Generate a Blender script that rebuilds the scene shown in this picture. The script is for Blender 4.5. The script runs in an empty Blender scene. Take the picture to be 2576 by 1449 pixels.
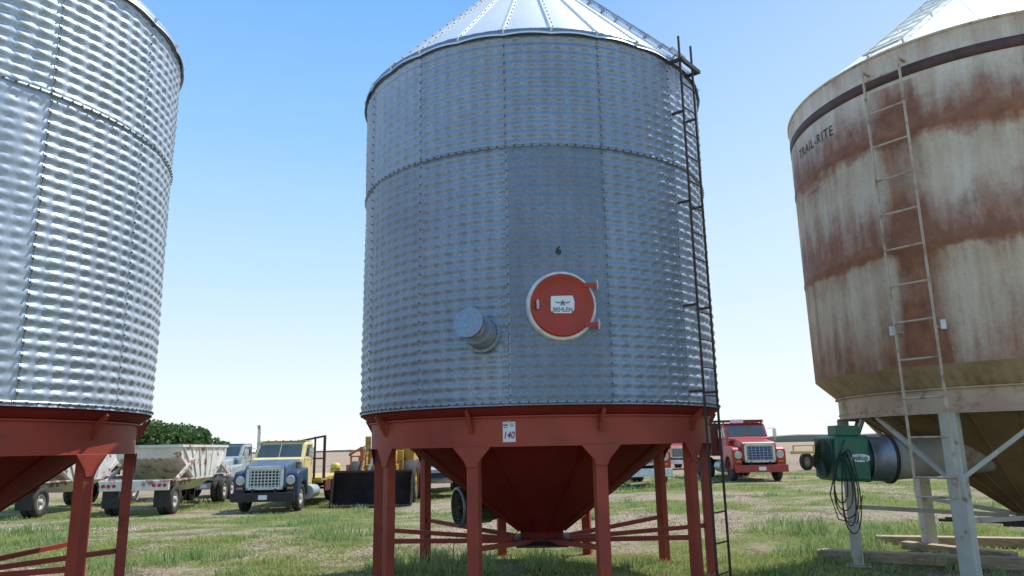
import bpy, bmesh, math, random
import numpy as np
from mathutils import Vector, Matrix, noise
random.seed(7)
S=bpy.context.scene; COL=S.collection
R=math.radians
EYE=1.6
def pol(az,d): return (d*math.sin(R(az)), d*math.cos(R(az)))
def sm(t): t=np.clip(t,0,1); return t*t*(3-2*t)
def T(x,y):
    k=sm((.3-x/np.maximum(y,5.))/.5)
    return -.55*sm((y-13.)/15.)*k-.0065*np.clip(y-28.,0,300)*k
def Tz(x,y): return float(T(np.float64(x),np.float64(y)))
def cover(x,y):   # how green the yard is at a spot
    return (noise.noise(Vector((x*.22,y*.22,3.1)))+.65*noise.noise(Vector((x*.8,y*.8,7.7)))+.45*noise.noise(Vector((x*2.6,y*2.6,1.2))))

# ---------------- node helpers / materials ----------------
def newmat(name):
    m=bpy.data.materials.new(name); m.use_nodes=True
    nt=m.node_tree; b=nt.nodes['Principled BSDF']
    return m,nt,b
def nn(nt,t,**kw):
    n=nt.nodes.new(t)
    for k,v in kw.items(): setattr(n,k,v)
    return n
def setin(nt,sock,val):
    if isinstance(val,bpy.types.NodeSocket): nt.links.new(val,sock)
    else: sock.default_value=val
def mth(nt,op,a,b=0.,c=None,clamp=False):
    n=nn(nt,'ShaderNodeMath',operation=op,use_clamp=clamp); setin(nt,n.inputs[0],a); setin(nt,n.inputs[1],b)
    if c is not None: setin(nt,n.inputs[2],c)
    return n.outputs[0]
def coords(nt,scale=(1,1,1)):
    tc=nn(nt,'ShaderNodeTexCoord'); mp=nn(nt,'ShaderNodeMapping'); mp.inputs['Scale'].default_value=scale
    nt.links.new(tc.outputs['Object'],mp.inputs['Vector']); return mp.outputs[0]
def nz(nt,vec,scale,detail=4,rough=.55,dist=0):
    n=nn(nt,'ShaderNodeTexNoise'); nt.links.new(vec,n.inputs['Vector'])
    n.inputs['Scale'].default_value=scale; n.inputs['Detail'].default_value=detail; n.inputs['Roughness'].default_value=rough
    n.inputs['Distortion'].default_value=dist
    return n.outputs[0]
def ramp(nt,fac,stops):
    r=nn(nt,'ShaderNodeValToRGB'); cr=r.color_ramp
    while len(cr.elements)<len(stops): cr.elements.new(.5)
    for e,(p,c) in zip(cr.elements,stops):
        e.position=p; e.color=(c,c,c,1) if isinstance(c,(int,float)) else (*c,1)
    nt.links.new(fac,r.inputs[0]); return r.outputs[0]
def mix(nt,fac,a,b,blend='MIX'):
    n=nn(nt,'ShaderNodeMix',data_type='RGBA',blend_type=blend); setin(nt,n.inputs[0],fac)
    for s,v in ((n.inputs[6],a),(n.inputs[7],b)):
        if isinstance(v,tuple): s.default_value=(*v,1) if len(v)==3 else v
        else: nt.links.new(v,s)
    return n.outputs[2]
def bump(nt,b,h,strength=.3,dist=.01):
    n=nn(nt,'ShaderNodeBump'); n.inputs['Strength'].default_value=strength; n.inputs['Distance'].default_value=dist
    nt.links.new(h,n.inputs['Height']); nt.links.new(n.outputs[0],b.inputs['Normal'])
def pmat(name,c1,c2=None,scale=4,rough=.6,metal=0.,rust=0.,rc=(.13,.05,.025),rscale=3.,bmp=0.,stretch=(1,1,1),rustedge=.08):
    m,nt,b=newmat(name); v=coords(nt,stretch)
    c2=c2 or tuple(x*.7 for x in c1)
    f=nz(nt,v,scale,5); f=ramp(nt,f,[(.35,0.),(.65,1.)])
    col=mix(nt,f,c1,c2)
    if rust>0:
        r=nz(nt,v,rscale,8,.65,.4); t=.66-.3*rust
        rf=ramp(nt,r,[(t,0.),(t+rustedge,1.)]); col=mix(nt,rf,col,rc)
        rr=mth(nt,'MULTIPLY_ADD',rf,.9-rough,rough); nt.links.new(rr,b.inputs['Roughness'])
        if metal>0: nt.links.new(mth(nt,'MULTIPLY_ADD',rf,-metal,metal),b.inputs['Metallic'])
    else: b.inputs['Roughness'].default_value=rough; b.inputs['Metallic'].default_value=metal
    nt.links.new(col,b.inputs['Base Color'])
    if bmp: bump(nt,b,nz(nt,v,scale*6,4),bmp,.01)
    return m
def galv(name,base,rough=.42,metal=.65,attr=True,stain=.35,spk=1.):
    m,nt,b=newmat(name); v=coords(nt); v2=coords(nt,(1,1,.10))
    sp=nz(nt,v,38,4,.75); lo=nz(nt,v,1.3,5); st=nz(nt,v2,8,6,.65)
    col=mix(nt,ramp(nt,sp,[(.32,0.),(.68,1.)]),tuple(x*(1-.25*spk) for x in base),tuple(min(1,x*(1+.18*spk)) for x in base))
    col=mix(nt,mth(nt,'MULTIPLY',ramp(nt,lo,[(.4,0.),(.7,1.)]),.4),col,tuple(x*.68 for x in base))
    col=mix(nt,mth(nt,'MULTIPLY',ramp(nt,st,[(.48,0.),(.72,1.)]),stain),col,(.36,.33,.28))
    if attr:
        a=nn(nt,'ShaderNodeAttribute'); a.attribute_name='tint'
        col=mix(nt,1.,col,a.outputs['Color'],'MULTIPLY')
    nt.links.new(col,b.inputs['Base Color']); b.inputs['Metallic'].default_value=metal
    nt.links.new(mth(nt,'MULTIPLY_ADD',lo,.25,rough-.1),b.inputs['Roughness'])
    bump(nt,b,sp,.10*spk,.005)
    return m
M={}
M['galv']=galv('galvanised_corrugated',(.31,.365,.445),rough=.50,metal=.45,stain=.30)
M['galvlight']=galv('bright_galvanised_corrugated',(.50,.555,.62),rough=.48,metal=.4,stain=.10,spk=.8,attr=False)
M['roof']=galv('galvanised_roof',(.88,.89,.90),rough=.38,metal=.08,attr=False,stain=.10,spk=.4)
M['bolt']=pmat('dark_bolt',(.10,.11,.13),rough=.6,metal=.3)
M['seam']=galv('seam_lap',(.29,.34,.41),attr=False)
M['seamlight']=galv('light_seam_lap',(.46,.52,.58),attr=False)
M['dullgalv']=galv('dull_galvanised_spout',(.27,.32,.38),rough=.6,metal=.3,attr=False)
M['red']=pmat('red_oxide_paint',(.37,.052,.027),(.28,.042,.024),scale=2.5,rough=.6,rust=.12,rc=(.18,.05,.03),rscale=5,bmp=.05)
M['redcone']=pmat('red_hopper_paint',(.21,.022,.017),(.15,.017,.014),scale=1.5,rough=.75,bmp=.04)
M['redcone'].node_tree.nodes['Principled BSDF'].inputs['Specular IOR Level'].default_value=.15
M['doorred']=pmat('door_red',(.42,.038,.015),(.32,.034,.015),scale=5,rough=.5)
M['gasket']=pmat('white_gasket',(.80,.80,.79),(.58,.58,.57),scale=12,rough=.7)
M['white']=pmat('white_paint',(.74,.74,.72),(.6,.6,.57),scale=6,rough=.6)
M['paper']=pmat('paper',(.78,.79,.82),(.72,.73,.76),scale=3,rough=.7)
M['ink']=pmat('black_ink',(.02,.02,.025),rough=.6)
M['fadedink']=pmat('faded_black_lettering',(.035,.03,.025),(.07,.05,.04),scale=20,rough=.7)
M['redink']=pmat('red_ink',(.45,.01,.10),rough=.6)
M['greyink']=pmat('grey_ink',(.22,.22,.24),rough=.6)
M['iron']=pmat('dark_iron',(.045,.035,.035),(.08,.05,.04),scale=9,rough=.6,metal=.3)
M['tanpaint']=pmat('tan_paint',(.60,.50,.38),(.48,.38,.28),scale=3,rough=.6,rust=.5,rc=(.32,.17,.10),rscale=7,rustedge=.15)
M['tanring']=pmat('tan_ring_paint',(.60,.46,.34),(.47,.32,.22),scale=2,rough=.65,rust=.5,rc=(.36,.18,.11),rscale=5,rustedge=.2)
M['skirt']=pmat('ochre_skirt_paint',(.48,.36,.23),(.36,.26,.17),scale=2,rough=.7,rust=.4,rc=(.30,.15,.08),rustedge=.2)
M['legwhite']=pmat('cream_leg_paint',(.56,.54,.48),(.45,.42,.35),scale=3,rough=.6,rust=.2,rc=(.28,.16,.1),rscale=6)
M['dullduct']=pmat('dull_cream_duct',(.40,.37,.32),(.30,.27,.22),scale=3,rough=.55,rust=.3,rc=(.28,.15,.09))
M['olive']=pmat('ochre_hopper',(.31,.19,.085),(.20,.13,.065),scale=2.2,rough=.7,rust=.3,rc=(.20,.09,.05),bmp=.1,rustedge=.2)
M['stripe']=pmat('dark_stripe',(.07,.038,.032),(.13,.06,.045),scale=6,rough=.7)
M['whiteroof']=pmat('white_roof_paint',(.90,.90,.88),(.84,.83,.81),scale=2,rough=.5)
M['green']=pmat('green_enamel',(.018,.15,.07),(.014,.105,.055),scale=4,rough=.4,bmp=.03)
M['dkgreen']=pmat('dark_green_mesh',(.012,.06,.035),rough=.5)
M['cable']=pmat('black_rubber_cable',(.015,.015,.018),rough=.5)
M['steel']=pmat('bare_steel',(.45,.47,.5),(.3,.31,.33),scale=5,rough=.35,metal=.8)
M['dullsteel']=pmat('dull_grey_steel',(.30,.32,.35),(.18,.19,.21),scale=5,rough=.45,metal=.6)
M['black']=pmat('matt_black',(.02,.02,.022),(.035,.03,.03),scale=6,rough=.7)
M['tyre']=pmat('tyre_rubber',(.028,.027,.026),(.07,.06,.05),scale=5,rough=.85)
M['rimwhite']=pmat('old_white_rim',(.6,.58,.53),(.35,.3,.25),scale=8,rough=.6)
M['rimred']=pmat('red_rim',(.35,.06,.04),(.2,.05,.03),scale=8,rough=.6)
M['glass']=pmat('vehicle_glass',(.05,.07,.07),(.08,.1,.1),scale=1.2,rough=.08)
M['glass'].node_tree.nodes['Principled BSDF'].inputs['Specular IOR Level'].default_value=.7
M['blue']=pmat('dark_blue_paint',(.016,.036,.075),(.028,.055,.10),scale=3,rough=.55,rust=.08)
M['hoodblue']=pmat('faded_blue_paint',(.09,.14,.21),(.06,.10,.16),scale=3,rough=.5)
M['navy']=pmat('navy_mesh',(.03,.07,.22),rough=.5)
M['yellow']=pmat('faded_yellow_paint',(.62,.42,.09),(.5,.35,.1),scale=3,rough=.5,rust=.12)
M['cabyel']=pmat('pale_yellow_paint',(.72,.54,.18),(.72,.61,.36),scale=2,rough=.5,rust=.05)
M['mach']=pmat('machine_yellow',(.60,.32,.03),(.42,.21,.03),scale=3,rough=.55,rust=.25)
M['vred']=pmat('truck_red_paint',(.42,.03,.03),(.36,.05,.04),scale=3,rough=.35,rust=.05)
M['cream']=pmat('cream_paint',(.72,.68,.55),(.6,.55,.42),scale=4,rough=.5)
M['chrome']=pmat('worn_chrome',(.65,.66,.67),(.4,.4,.4),scale=7,rough=.25,metal=.85)
M['silver']=pmat('silver_truck_paint',(.42,.47,.47),(.3,.34,.34),scale=3,rough=.4)
M['lens']=pmat('headlight_lens',(.6,.6,.55),rough=.1)
M['amber']=pmat('amber_lens',(.8,.25,.02),rough=.3)
M['redlens']=pmat('red_lens',(.5,.02,.02),rough=.3)
M['bucket']=pmat('rusty_bucket_steel',(.016,.012,.012),(.038,.022,.018),scale=2,rough=.85,metal=0.,bmp=.2)
M['bucket'].node_tree.nodes['Principled BSDF'].inputs['Specular IOR Level'].default_value=.2
M['trail']=pmat('dirty_white_trailer',(.74,.72,.67),(.60,.57,.51),scale=1.6,rough=.65,rust=.36,rc=(.28,.15,.09),rscale=2.2,bmp=.05)
M['trailrust']=pmat('rusty_white_frame',(.62,.56,.50),(.45,.38,.32),scale=2,rough=.7,rust=.6,rc=(.24,.11,.07),rscale=3)
M['rustbox']=pmat('rusty_box_red',(.20,.045,.03),(.12,.04,.03),scale=2,rough=.75,rust=.5)
M['orange']=pmat('orange_paint',(.6,.12,.04),(.4,.1,.04),scale=3,rough=.6)
M['hyellow']=pmat('bright_yellow_paint',(.75,.6,.05),rough=.4)
M['wood']=pmat('weathered_timber',(.50,.39,.28),(.30,.22,.15),scale=3,rough=.85,stretch=(2,14,14),bmp=.3)
M['bark']=pmat('bark',(.09,.07,.05),scale=8,rough=.9)
M['duct']=pmat('brown_duct_paint',(.26,.10,.07),(.2,.08,.055),scale=3,rough=.5)

def rust_wall():
    m,nt,b=newmat('rust_streaked_tan_wall')
    v=coords(nt); vs=coords(nt,(1,1,.09)); vf=coords(nt,(1,1,.55))
    sx=nn(nt,'ShaderNodeSeparateXYZ'); tc=nn(nt,'ShaderNodeTexCoord'); nt.links.new(tc.outputs['Object'],sx.inputs[0])
    wob=mth(nt,'MULTIPLY',mth(nt,'SUBTRACT',nz(nt,v,1.5,8,.7),.5),.20)
    zz=mth(nt,'DIVIDE',mth(nt,'SUBTRACT',sx.outputs[2],2.37),3.7)
    stops=[(0,.84),(.06,.74),(.14,.50),(.25,.30),(.33,.50),(.355,.98),(.42,.88),(.50,.52),(.57,.28),(.66,.40),(.705,.95),(.78,.88),(.86,.44),(.91,.24),(1.,.50)]
    bd=mth(nt,'MULTIPLY',ramp(nt,mth(nt,'ADD',zz,wob),[(p,c/1.2) for p,c in stops]),1.2)
    line=ramp(nt,zz,[(.335,0.),(.350,.5),(.362,.5),(.39,0.),(.70,0.),(.712,.45),(.722,.4),(.76,0.)])
    bd=mth(nt,'ADD',bd,mth(nt,'MULTIPLY',line,.5))
    drip=mth(nt,'MULTIPLY',mth(nt,'SUBTRACT',nz(nt,vs,5,7,.65),.5),1.2)
    pat=mth(nt,'MULTIPLY',mth(nt,'SUBTRACT',nz(nt,vf,1.9,10,.78),.5),1.2)
    sv=mth(nt,'MULTIPLY',sx.outputs[0],-1.)
    side=mth(nt,'MULTIPLY',mth(nt,'MULTIPLY',ramp(nt,mth(nt,'DIVIDE',sv,2.4),[(.40,0.),(.75,1.)]),.18),mth(nt,'LESS_THAN',zz,.66))
    lad=mth(nt,'MULTIPLY',ramp(nt,mth(nt,'ADD',mth(nt,'DIVIDE',sv,2.4),mth(nt,'MULTIPLY',wob,.2)),[(.19,0.),(.235,1.),(.37,1.),(.42,0.)]),.45)
    lad=mth(nt,'MULTIPLY',lad,mth(nt,'LESS_THAN',zz,.88))
    tot=mth(nt,'ADD',mth(nt,'ADD',mth(nt,'ADD',bd,lad),drip),mth(nt,'ADD',pat,side))
    rf=ramp(nt,tot,[(.10,0.),(.45,.30),(.75,.72),(1.,1.)])
    fine=nz(nt,v,24,5,.7); lowf=nz(nt,vs,7,4)
    pale=mix(nt,ramp(nt,lowf,[(.35,0.),(.65,1.)]),(.76,.67,.54),(.64,.52,.39))
    rustc=mix(nt,ramp(nt,nz(nt,v,5,7,.75),[(.35,0.),(.65,1.)]),(.37,.155,.078),(.22,.08,.042))
    col=mix(nt,rf,pale,rustc)
    sp=ramp(nt,nz(nt,v,20,7,.8),[(.53,0.),(.68,.35)]); col=mix(nt,sp,col,(.33,.16,.09))
    nt.links.new(col,b.inputs['Base Color']); b.inputs['Roughness'].default_value=.7
    bump(nt,b,fine,.08,.006)
    return m
M['rustwall']=rust_wall()

def ground_mat(name,field=False):
    m,nt,b=newmat(name); v=coords(nt)
    big=nz(nt,v,.22,5,.6); mid=nz(nt,v,1.4,6,.65); fine=nz(nt,v,14,5,.7)
    if not field:
        sx=nn(nt,'ShaderNodeSeparateXYZ'); tc=nn(nt,'ShaderNodeTexCoord'); nt.links.new(tc.outputs['Object'],sx.inputs[0])
        at=nn(nt,'ShaderNodeAttribute'); at.attribute_name='tint'; sc=nn(nt,'ShaderNodeSeparateColor'); nt.links.new(at.outputs['Color'],sc.inputs[0])
        g=mix(nt,ramp(nt,mid,[(.35,0.),(.65,1.)]),(.20,.25,.055),(.31,.32,.11))
        g=mix(nt,ramp(nt,fine,[(.3,0.),(.7,1.)]),g,(.14,.165,.045))
        straw=mix(nt,ramp(nt,fine,[(.35,0.),(.65,1.)]),(.50,.40,.265),(.31,.24,.16))
        cv=mth(nt,'ADD',sc.outputs[0],mth(nt,'MULTIPLY',mth(nt,'SUBTRACT',fine,.5),.7))
        cv=mth(nt,'ADD',cv,mth(nt,'MULTIPLY',mth(nt,'SUBTRACT',mid,.5),.8))
        col=mix(nt,ramp(nt,cv,[(.38,0.),(.62,1.)]),straw,g)
        dirt=mix(nt,fine,(.22,.16,.115),(.12,.09,.07))
        col=mix(nt,ramp(nt,nz(nt,v,.8,9,.78),[(.535,0.),(.61,.85)]),col,dirt)
        fy=mth(nt,'ADD',sx.outputs[1],mth(nt,'MULTIPLY',mth(nt,'SUBTRACT',big,.5),14.))
        col=mix(nt,ramp(nt,mth(nt,'DIVIDE',fy,60.),[(.66,0.),(.72,1.)]),col,(.38,.27,.19))
    else:
        v2=coords(nt,(.4,1,1))
        col=mix(nt,ramp(nt,nz(nt,v2,.05,5),[(.4,0.),(.6,1.)]),(.40,.28,.20),(.31,.23,.16))
        col=mix(nt,ramp(nt,nz(nt,v2,.012,3),[(.56,0.),(.60,1.)]),col,(.24,.26,.12))
    nt.links.new(col,b.inputs['Base Color']); b.inputs['Roughness'].default_value=.95
    b.inputs['Specular IOR Level'].default_value=.15
    bump(nt,b,mth(nt,'ADD',mid,fine),1.,.09)
    return m
M['ground']=ground_mat('patchy_grass_ground'); M['field']=ground_mat('tilled_field',True)
def leaf_mat(name,a,b2,sc):
    m,nt,b=newmat(name); v=coords(nt)
    f=nz(nt,v,sc,4); col=mix(nt,ramp(nt,f,[(.35,0.),(.65,1.)]),a,b2)
    g=nn(nt,'ShaderNodeNewGeometry'); col=mix(nt,mth(nt,'MULTIPLY',g.outputs['Random Per Island'],.5),col,tuple(x*1.5 for x in b2))
    nt.links.new(col,b.inputs['Base Color']); b.inputs['Roughness'].default_value=.7
    tr=nn(nt,'ShaderNodeBsdfTranslucent'); nt.links.new(col,tr.inputs[0])
    mx=nn(nt,'ShaderNodeMixShader'); mx.inputs[0].default_value=.45
    out=nt.nodes['Material Output']; nt.links.new(b.outputs[0],mx.inputs[1]); nt.links.new(tr.outputs[0],mx.inputs[2]); nt.links.new(mx.outputs[0],out.inputs[0])
    return m
M['leaf']=leaf_mat('tree_foliage',(.045,.09,.025),(.085,.15,.04),.5)
M['grass']=leaf_mat('grass_blades',(.21,.29,.06),(.40,.41,.15),.9)
M['weed']=leaf_mat('weed_blades',(.17,.27,.09),(.32,.39,.16),.9)
M['straw']=pmat('dry_straw',(.60,.50,.34),(.44,.35,.23),scale=3,rough=.9)
M['hill']=pmat('hazy_hill',(.24,.22,.18),(.16,.20,.15),scale=.01,rough=1)

# ---------------- mesh builder ----------------
class MB:
    def __init__(s): s.v=[];s.f=[];s.sm=[]
    def add(s,vs,fs,smooth=False):
        o=len(s.v); s.v+= [tuple(p) for p in vs]; s.f+=[tuple(i+o for i in f) for f in fs]; s.sm+=[smooth]*len(fs); return s
    def box(s,x0,x1,y0,y1,z0,z1,Mx=None):
        vs=[Vector(p) for p in ((x0,y0,z0),(x1,y0,z0),(x1,y1,z0),(x0,y1,z0),(x0,y0,z1),(x1,y0,z1),(x1,y1,z1),(x0,y1,z1))]
        if Mx: vs=[Mx@p for p in vs]
        return s.add(vs,[(0,3,2,1),(4,5,6,7),(0,1,5,4),(1,2,6,5),(2,3,7,6),(3,0,4,7)])
    def bar(s,p0,p1,w,h=None,up=(0,0,1)):
        p0=Vector(p0);p1=Vector(p1);h=h or w; d=(p1-p0).normalized(); up=Vector(up)
        if abs(d.dot(up))>.98: up=Vector((0,1,0))
        a=d.cross(up).normalized()*w/2; b=a.cross(d).normalized()*h/2
        vs=[p0-a-b,p0+a-b,p0+a+b,p0-a+b,p1-a-b,p1+a-b,p1+a+b,p1-a+b]
        return s.add(vs,[(0,3,2,1),(4,5,6,7),(0,1,5,4),(1,2,6,5),(2,3,7,6),(3,0,4,7)])
    def tube(s,p0,p1,r,r2=None,n=12,caps=True):
        p0=Vector(p0);p1=Vector(p1);r2=r if r2 is None else r2; d=(p1-p0).normalized()
        u=Vector((0,0,1)) if abs(d.z)<.9 else Vector((1,0,0)); a=d.cross(u).normalized(); b=d.cross(a)
        vs=[];
        for p,rr in ((p0,r),(p1,r2)):
            for i in range(n):
                t=2*math.pi*i/n; vs.append(p+a*math.cos(t)*rr+b*math.sin(t)*rr)
        s.add(vs,[(i,i+n,(i+1)%n+n,(i+1)%n) for i in range(n)],True)
        if caps:
            s.add(vs[:n],[tuple(range(n))]); s.add(vs[n:],[tuple(reversed(range(n)))])
        return s
    def path(s,pts,r,n=8):
        pts=[Vector(p) for p in pts]; vs=[]
        for k,p in enumerate(pts):
            d=(pts[min(k+1,len(pts)-1)]-pts[max(k-1,0)]).normalized()
            u=Vector((0,0,1)) if abs(d.z)<.9 else Vector((0,1,0)); a=d.cross(u).normalized(); b=d.cross(a)
            for i in range(n):
                t=2*math.pi*i/n; vs.append(p+a*math.cos(t)*r+b*math.sin(t)*r)
        fs=[(k*n+i,(k+1)*n+i,(k+1)*n+(i+1)%n,k*n+(i+1)%n) for k in range(len(pts)-1) for i in range(n)]
        return s.add(vs,fs,True)
    def ext(s,prof,ax,a,b):
        n=len(prof)
        f={'x':lambda u,v,w:(w,u,v),'y':lambda u,v,w:(u,w,v),'z':lambda u,v,w:(u,v,w)}[ax]
        vs=[f(u,v,a) for u,v in prof]+[f(u,v,b) for u,v in prof]
        return s.add(vs,[tuple(reversed(range(n))),tuple(range(n,2*n))]+[(i,(i+1)%n,(i+1)%n+n,i+n) for i in range(n)])
    def lathe(s,prof,n=32,Mx=None,smooth=True,a0=0,a1=360,split=False):
        if split:
            for k in range(len(prof)-1): s.lathe(prof[k:k+2],n,Mx,smooth,a0,a1)
            return s
        full=(a1-a0)>=359.9; m=n if full else n+1; vs=[]
        for r,z in prof:
            for i in range(m):
                t=R(a0+(a1-a0)*i/n); p=Vector((r*math.sin(t),-r*math.cos(t),z)); vs.append(Mx@p if Mx else p)
        fs=[]
        for k in range(len(prof)-1):
            for i in range(n):
                j=(i+1)%m; fs.append((k*m+i,k*m+j,(k+1)*m+j,(k+1)*m+i))
        return s.add(vs,fs,smooth)
    def build(s,name,mat,parent=None,bevel=0,recalc=True):
        me=bpy.data.meshes.new(name); me.from_pydata(s.v,[],s.f); 
        me.polygons.foreach_set('use_smooth',s.sm)
        if recalc:
            bm=bmesh.new(); bm.from_mesh(me); bmesh.ops.recalc_face_normals(bm,faces=bm.faces); bm.to_mesh(me); bm.free()
        me.materials.append(mat); me.update()
        o=bpy.data.objects.new(name,me); COL.objects.link(o)
        if name=='bolt_row': o['kind']='stuff'
        if parent: o.parent=parent
        if bevel:
            md=o.modifiers.new('b','BEVEL'); md.width=bevel; md.segments=2; md.limit_method='ANGLE'; md.angle_limit=R(40)
        return o
def thing(name,label,cat,loc=(0,0,0),rz=0,group=None):
    o=bpy.data.objects.new(name,None); COL.objects.link(o); o.location=loc; o.rotation_euler=(0,0,rz)
    o['label']=label; o['category']=cat
    if group:o['group']=group
    return o
def tag(o,label,cat,group=None):
    o['label']=label;o['category']=cat
    if group:o['group']=group
    return o
def npmesh(name,V,F,mat,parent=None,smooth=False,tint=None):
    me=bpy.data.meshes.new(name); k=F.shape[1]
    me.vertices.add(len(V)); me.vertices.foreach_set('co',np.asarray(V,np.float32).ravel())
    me.loops.add(F.size); me.loops.foreach_set('vertex_index',F.astype(np.int32).ravel())
    me.polygons.add(len(F)); me.polygons.foreach_set('loop_start',np.arange(0,F.size,k,dtype=np.int32))
    me.update(calc_edges=True)
    me.polygons.foreach_set('use_smooth',np.full(len(F),smooth))
    if tint is not None:
        a=me.color_attributes.new('tint','FLOAT_COLOR','POINT'); a.data.foreach_set('color',tint.astype(np.float32).ravel())
    if mat: me.materials.append(mat)
    o=bpy.data.objects.new(name,me); COL.objects.link(o)
    if parent:o.parent=parent
    return o
def text_geo(body,size,bold=0,sx=1.,space=1.):
    cu=bpy.data.curves.new('t','FONT'); cu.body=body; cu.size=size; cu.align_x='CENTER'; cu.align_y='CENTER'; cu.offset=bold; cu.resolution_u=3; cu.space_character=space
    o=bpy.data.objects.new('t',cu); COL.objects.link(o)
    dg=bpy.context.evaluated_depsgraph_get(); me=bpy.data.meshes.new_from_object(o.evaluated_get(dg))
    vs=[(v.co.x*sx,v.co.y) for v in me.vertices]; fs=[tuple(p.vertices) for p in me.polygons]
    bpy.data.objects.remove(o); bpy.data.curves.remove(cu); bpy.data.meshes.remove(me); return vs,fs
def bent(vs,r,th0,z0,slope=0.):
    return [(r*math.sin(th0+x/r),-r*math.cos(th0+x/r),z0+y+slope*x) for x,y in vs]
def onr(r,th,z): t=R(th); return Vector((r*math.sin(t),-r*math.cos(t),z))

# ---------------- world, sun, camera ----------------
SUN_AZ,SUN_EL=54,60
w=bpy.data.worlds.new('World'); S.world=w; w.use_nodes=True
nt=w.node_tree; bg=nt.nodes['Background']; sk=nn(nt,'ShaderNodeTexSky'); sk.sky_type='NISHITA'; sk.sun_disc=False
sk.sun_elevation=R(SUN_EL); sk.sun_rotation=R(SUN_AZ); sk.air_density=1.0; sk.dust_density=.3; sk.ozone_density=2.0
tc=nn(nt,'ShaderNodeTexCoord'); sx=nn(nt,'ShaderNodeSeparateXYZ'); nt.links.new(tc.outputs['Generated'],sx.inputs[0])
grad=ramp(nt,sx.outputs[2],[(0.,(.95,.985,1.)),(.08,(.84,.95,1.)),(.22,(.57,.81,1.)),(.40,(.32,.62,1.)),(.56,(.20,.48,.96)),(1.,(.13,.35,.8))])
dt=nn(nt,'ShaderNodeVectorMath',operation='DOT_PRODUCT'); nt.links.new(tc.outputs['Generated'],dt.inputs[0]); dt.inputs[1].default_value=(math.sin(R(55)),math.cos(R(55)),-.1)
glow=mth(nt,'MULTIPLY',ramp(nt,dt.outputs['Value'],[(.40,0.),(1.,1.)]),.55)
grad=mix(nt,glow,grad,(.90,.97,1.))
k=nn(nt,'ShaderNodeVectorMath',operation='SCALE'); nt.links.new(grad,k.inputs[0]); k.inputs['Scale'].default_value=1/.14
skyc=mix(nt,.92,sk.outputs[0],k.outputs[0])
nt.links.new(skyc,bg.inputs[0]); bg.inputs[1].default_value=.148
sl=bpy.data.lights.new('sun','SUN'); sl.energy=5.0; sl.angle=R(.5); sl.color=(1,.96,.9)
so=bpy.data.objects.new('sun',sl); COL.objects.link(so)
ds=Vector((math.sin(R(SUN_AZ))*math.cos(R(SUN_EL)),math.cos(R(SUN_AZ))*math.cos(R(SUN_EL)),math.sin(R(SUN_EL))))
so.rotation_euler=ds.to_track_quat('Z','Y').to_euler()
cd=bpy.data.cameras.new('camera'); cd.sensor_width=36; cd.lens=26.0; cd.clip_end=9000; cd.clip_start=.05
cam=bpy.data.objects.new('camera',cd); COL.objects.link(cam)
cam.matrix_world=Matrix.Translation((0,0,EYE))@Matrix.Rotation(R(90+12.1),4,'X')@Matrix.Rotation(R(-1.1),4,'Z')
S.camera=cam
S.view_settings.view_transform='Standard'; S.view_settings.look='None'; S.view_settings.exposure=0

# ---------------- ground ----------------
def sheet(name,ys,mat,nu=300):
    u=np.linspace(-1,1,nu); Y=np.array(ys); U,YY=np.meshgrid(u,Y)
    X=np.sign(U)*np.abs(U)**1.6*(70+np.abs(YY)*1.6); tint=None
    Z=T(X,YY)
    if name=='ground':
        Z=Z+(.015*np.sin(X*1.3+YY*.4)*np.sin(YY*.9+1)+.018*np.sin(X*.37)*np.cos(YY*.5))*np.clip((49-YY)/3,0,1)
        c=np.array([cover(float(a),float(b)) for a,b in zip(X.ravel(),YY.ravel())])*.5+.54
        tint=np.stack([c,c,c,np.ones_like(c)],-1)
    V=np.stack([X,YY,Z],-1).reshape(-1,3); h,wd=U.shape
    i=np.arange(h-1)[:,None]*wd+np.arange(wd-1)[None,:]; i=i.ravel()
    F=np.stack([i,i+1,i+wd+1,i+wd],-1); o=npmesh(name,V,F,mat,smooth=True,tint=tint); o['kind']='structure'; return o
sheet('ground',np.linspace(-25,50,360),M['ground'])
sheet('field',np.concatenate([np.linspace(50,140,60),np.geomspace(142,4000,50)]),M['field'])
hb=MB()
def ridge(az0,az1,d,h0,h1,seed,n=90):
    vs=[]
    for i in range(n+1):
        a=az0+(az1-az0)*i/n; x,y=pol(a,d); h=h0+(h1-h0)*(.5+.5*noise.noise(Vector((i*.07,seed,0))))+.8*noise.noise(Vector((i*.9,seed,4)))
        x2,y2=pol(a,d+300)
        vs+=[(x,y,-6),(x,y,h*.75),(x2,y2,h),(x2,y2,-6)]
    fs=[]
    for i in range(n):
        for k in range(3): fs.append((i*4+k,i*4+4+k,i*4+5+k,i*4+1+k))
    hb.add(vs,fs)
ridge(-24,6,1500,-2,3,1.); ridge(2,40,1500,6,26,2.)
h=hb.build('hills',M['hill']); h['kind']='structure'

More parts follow.
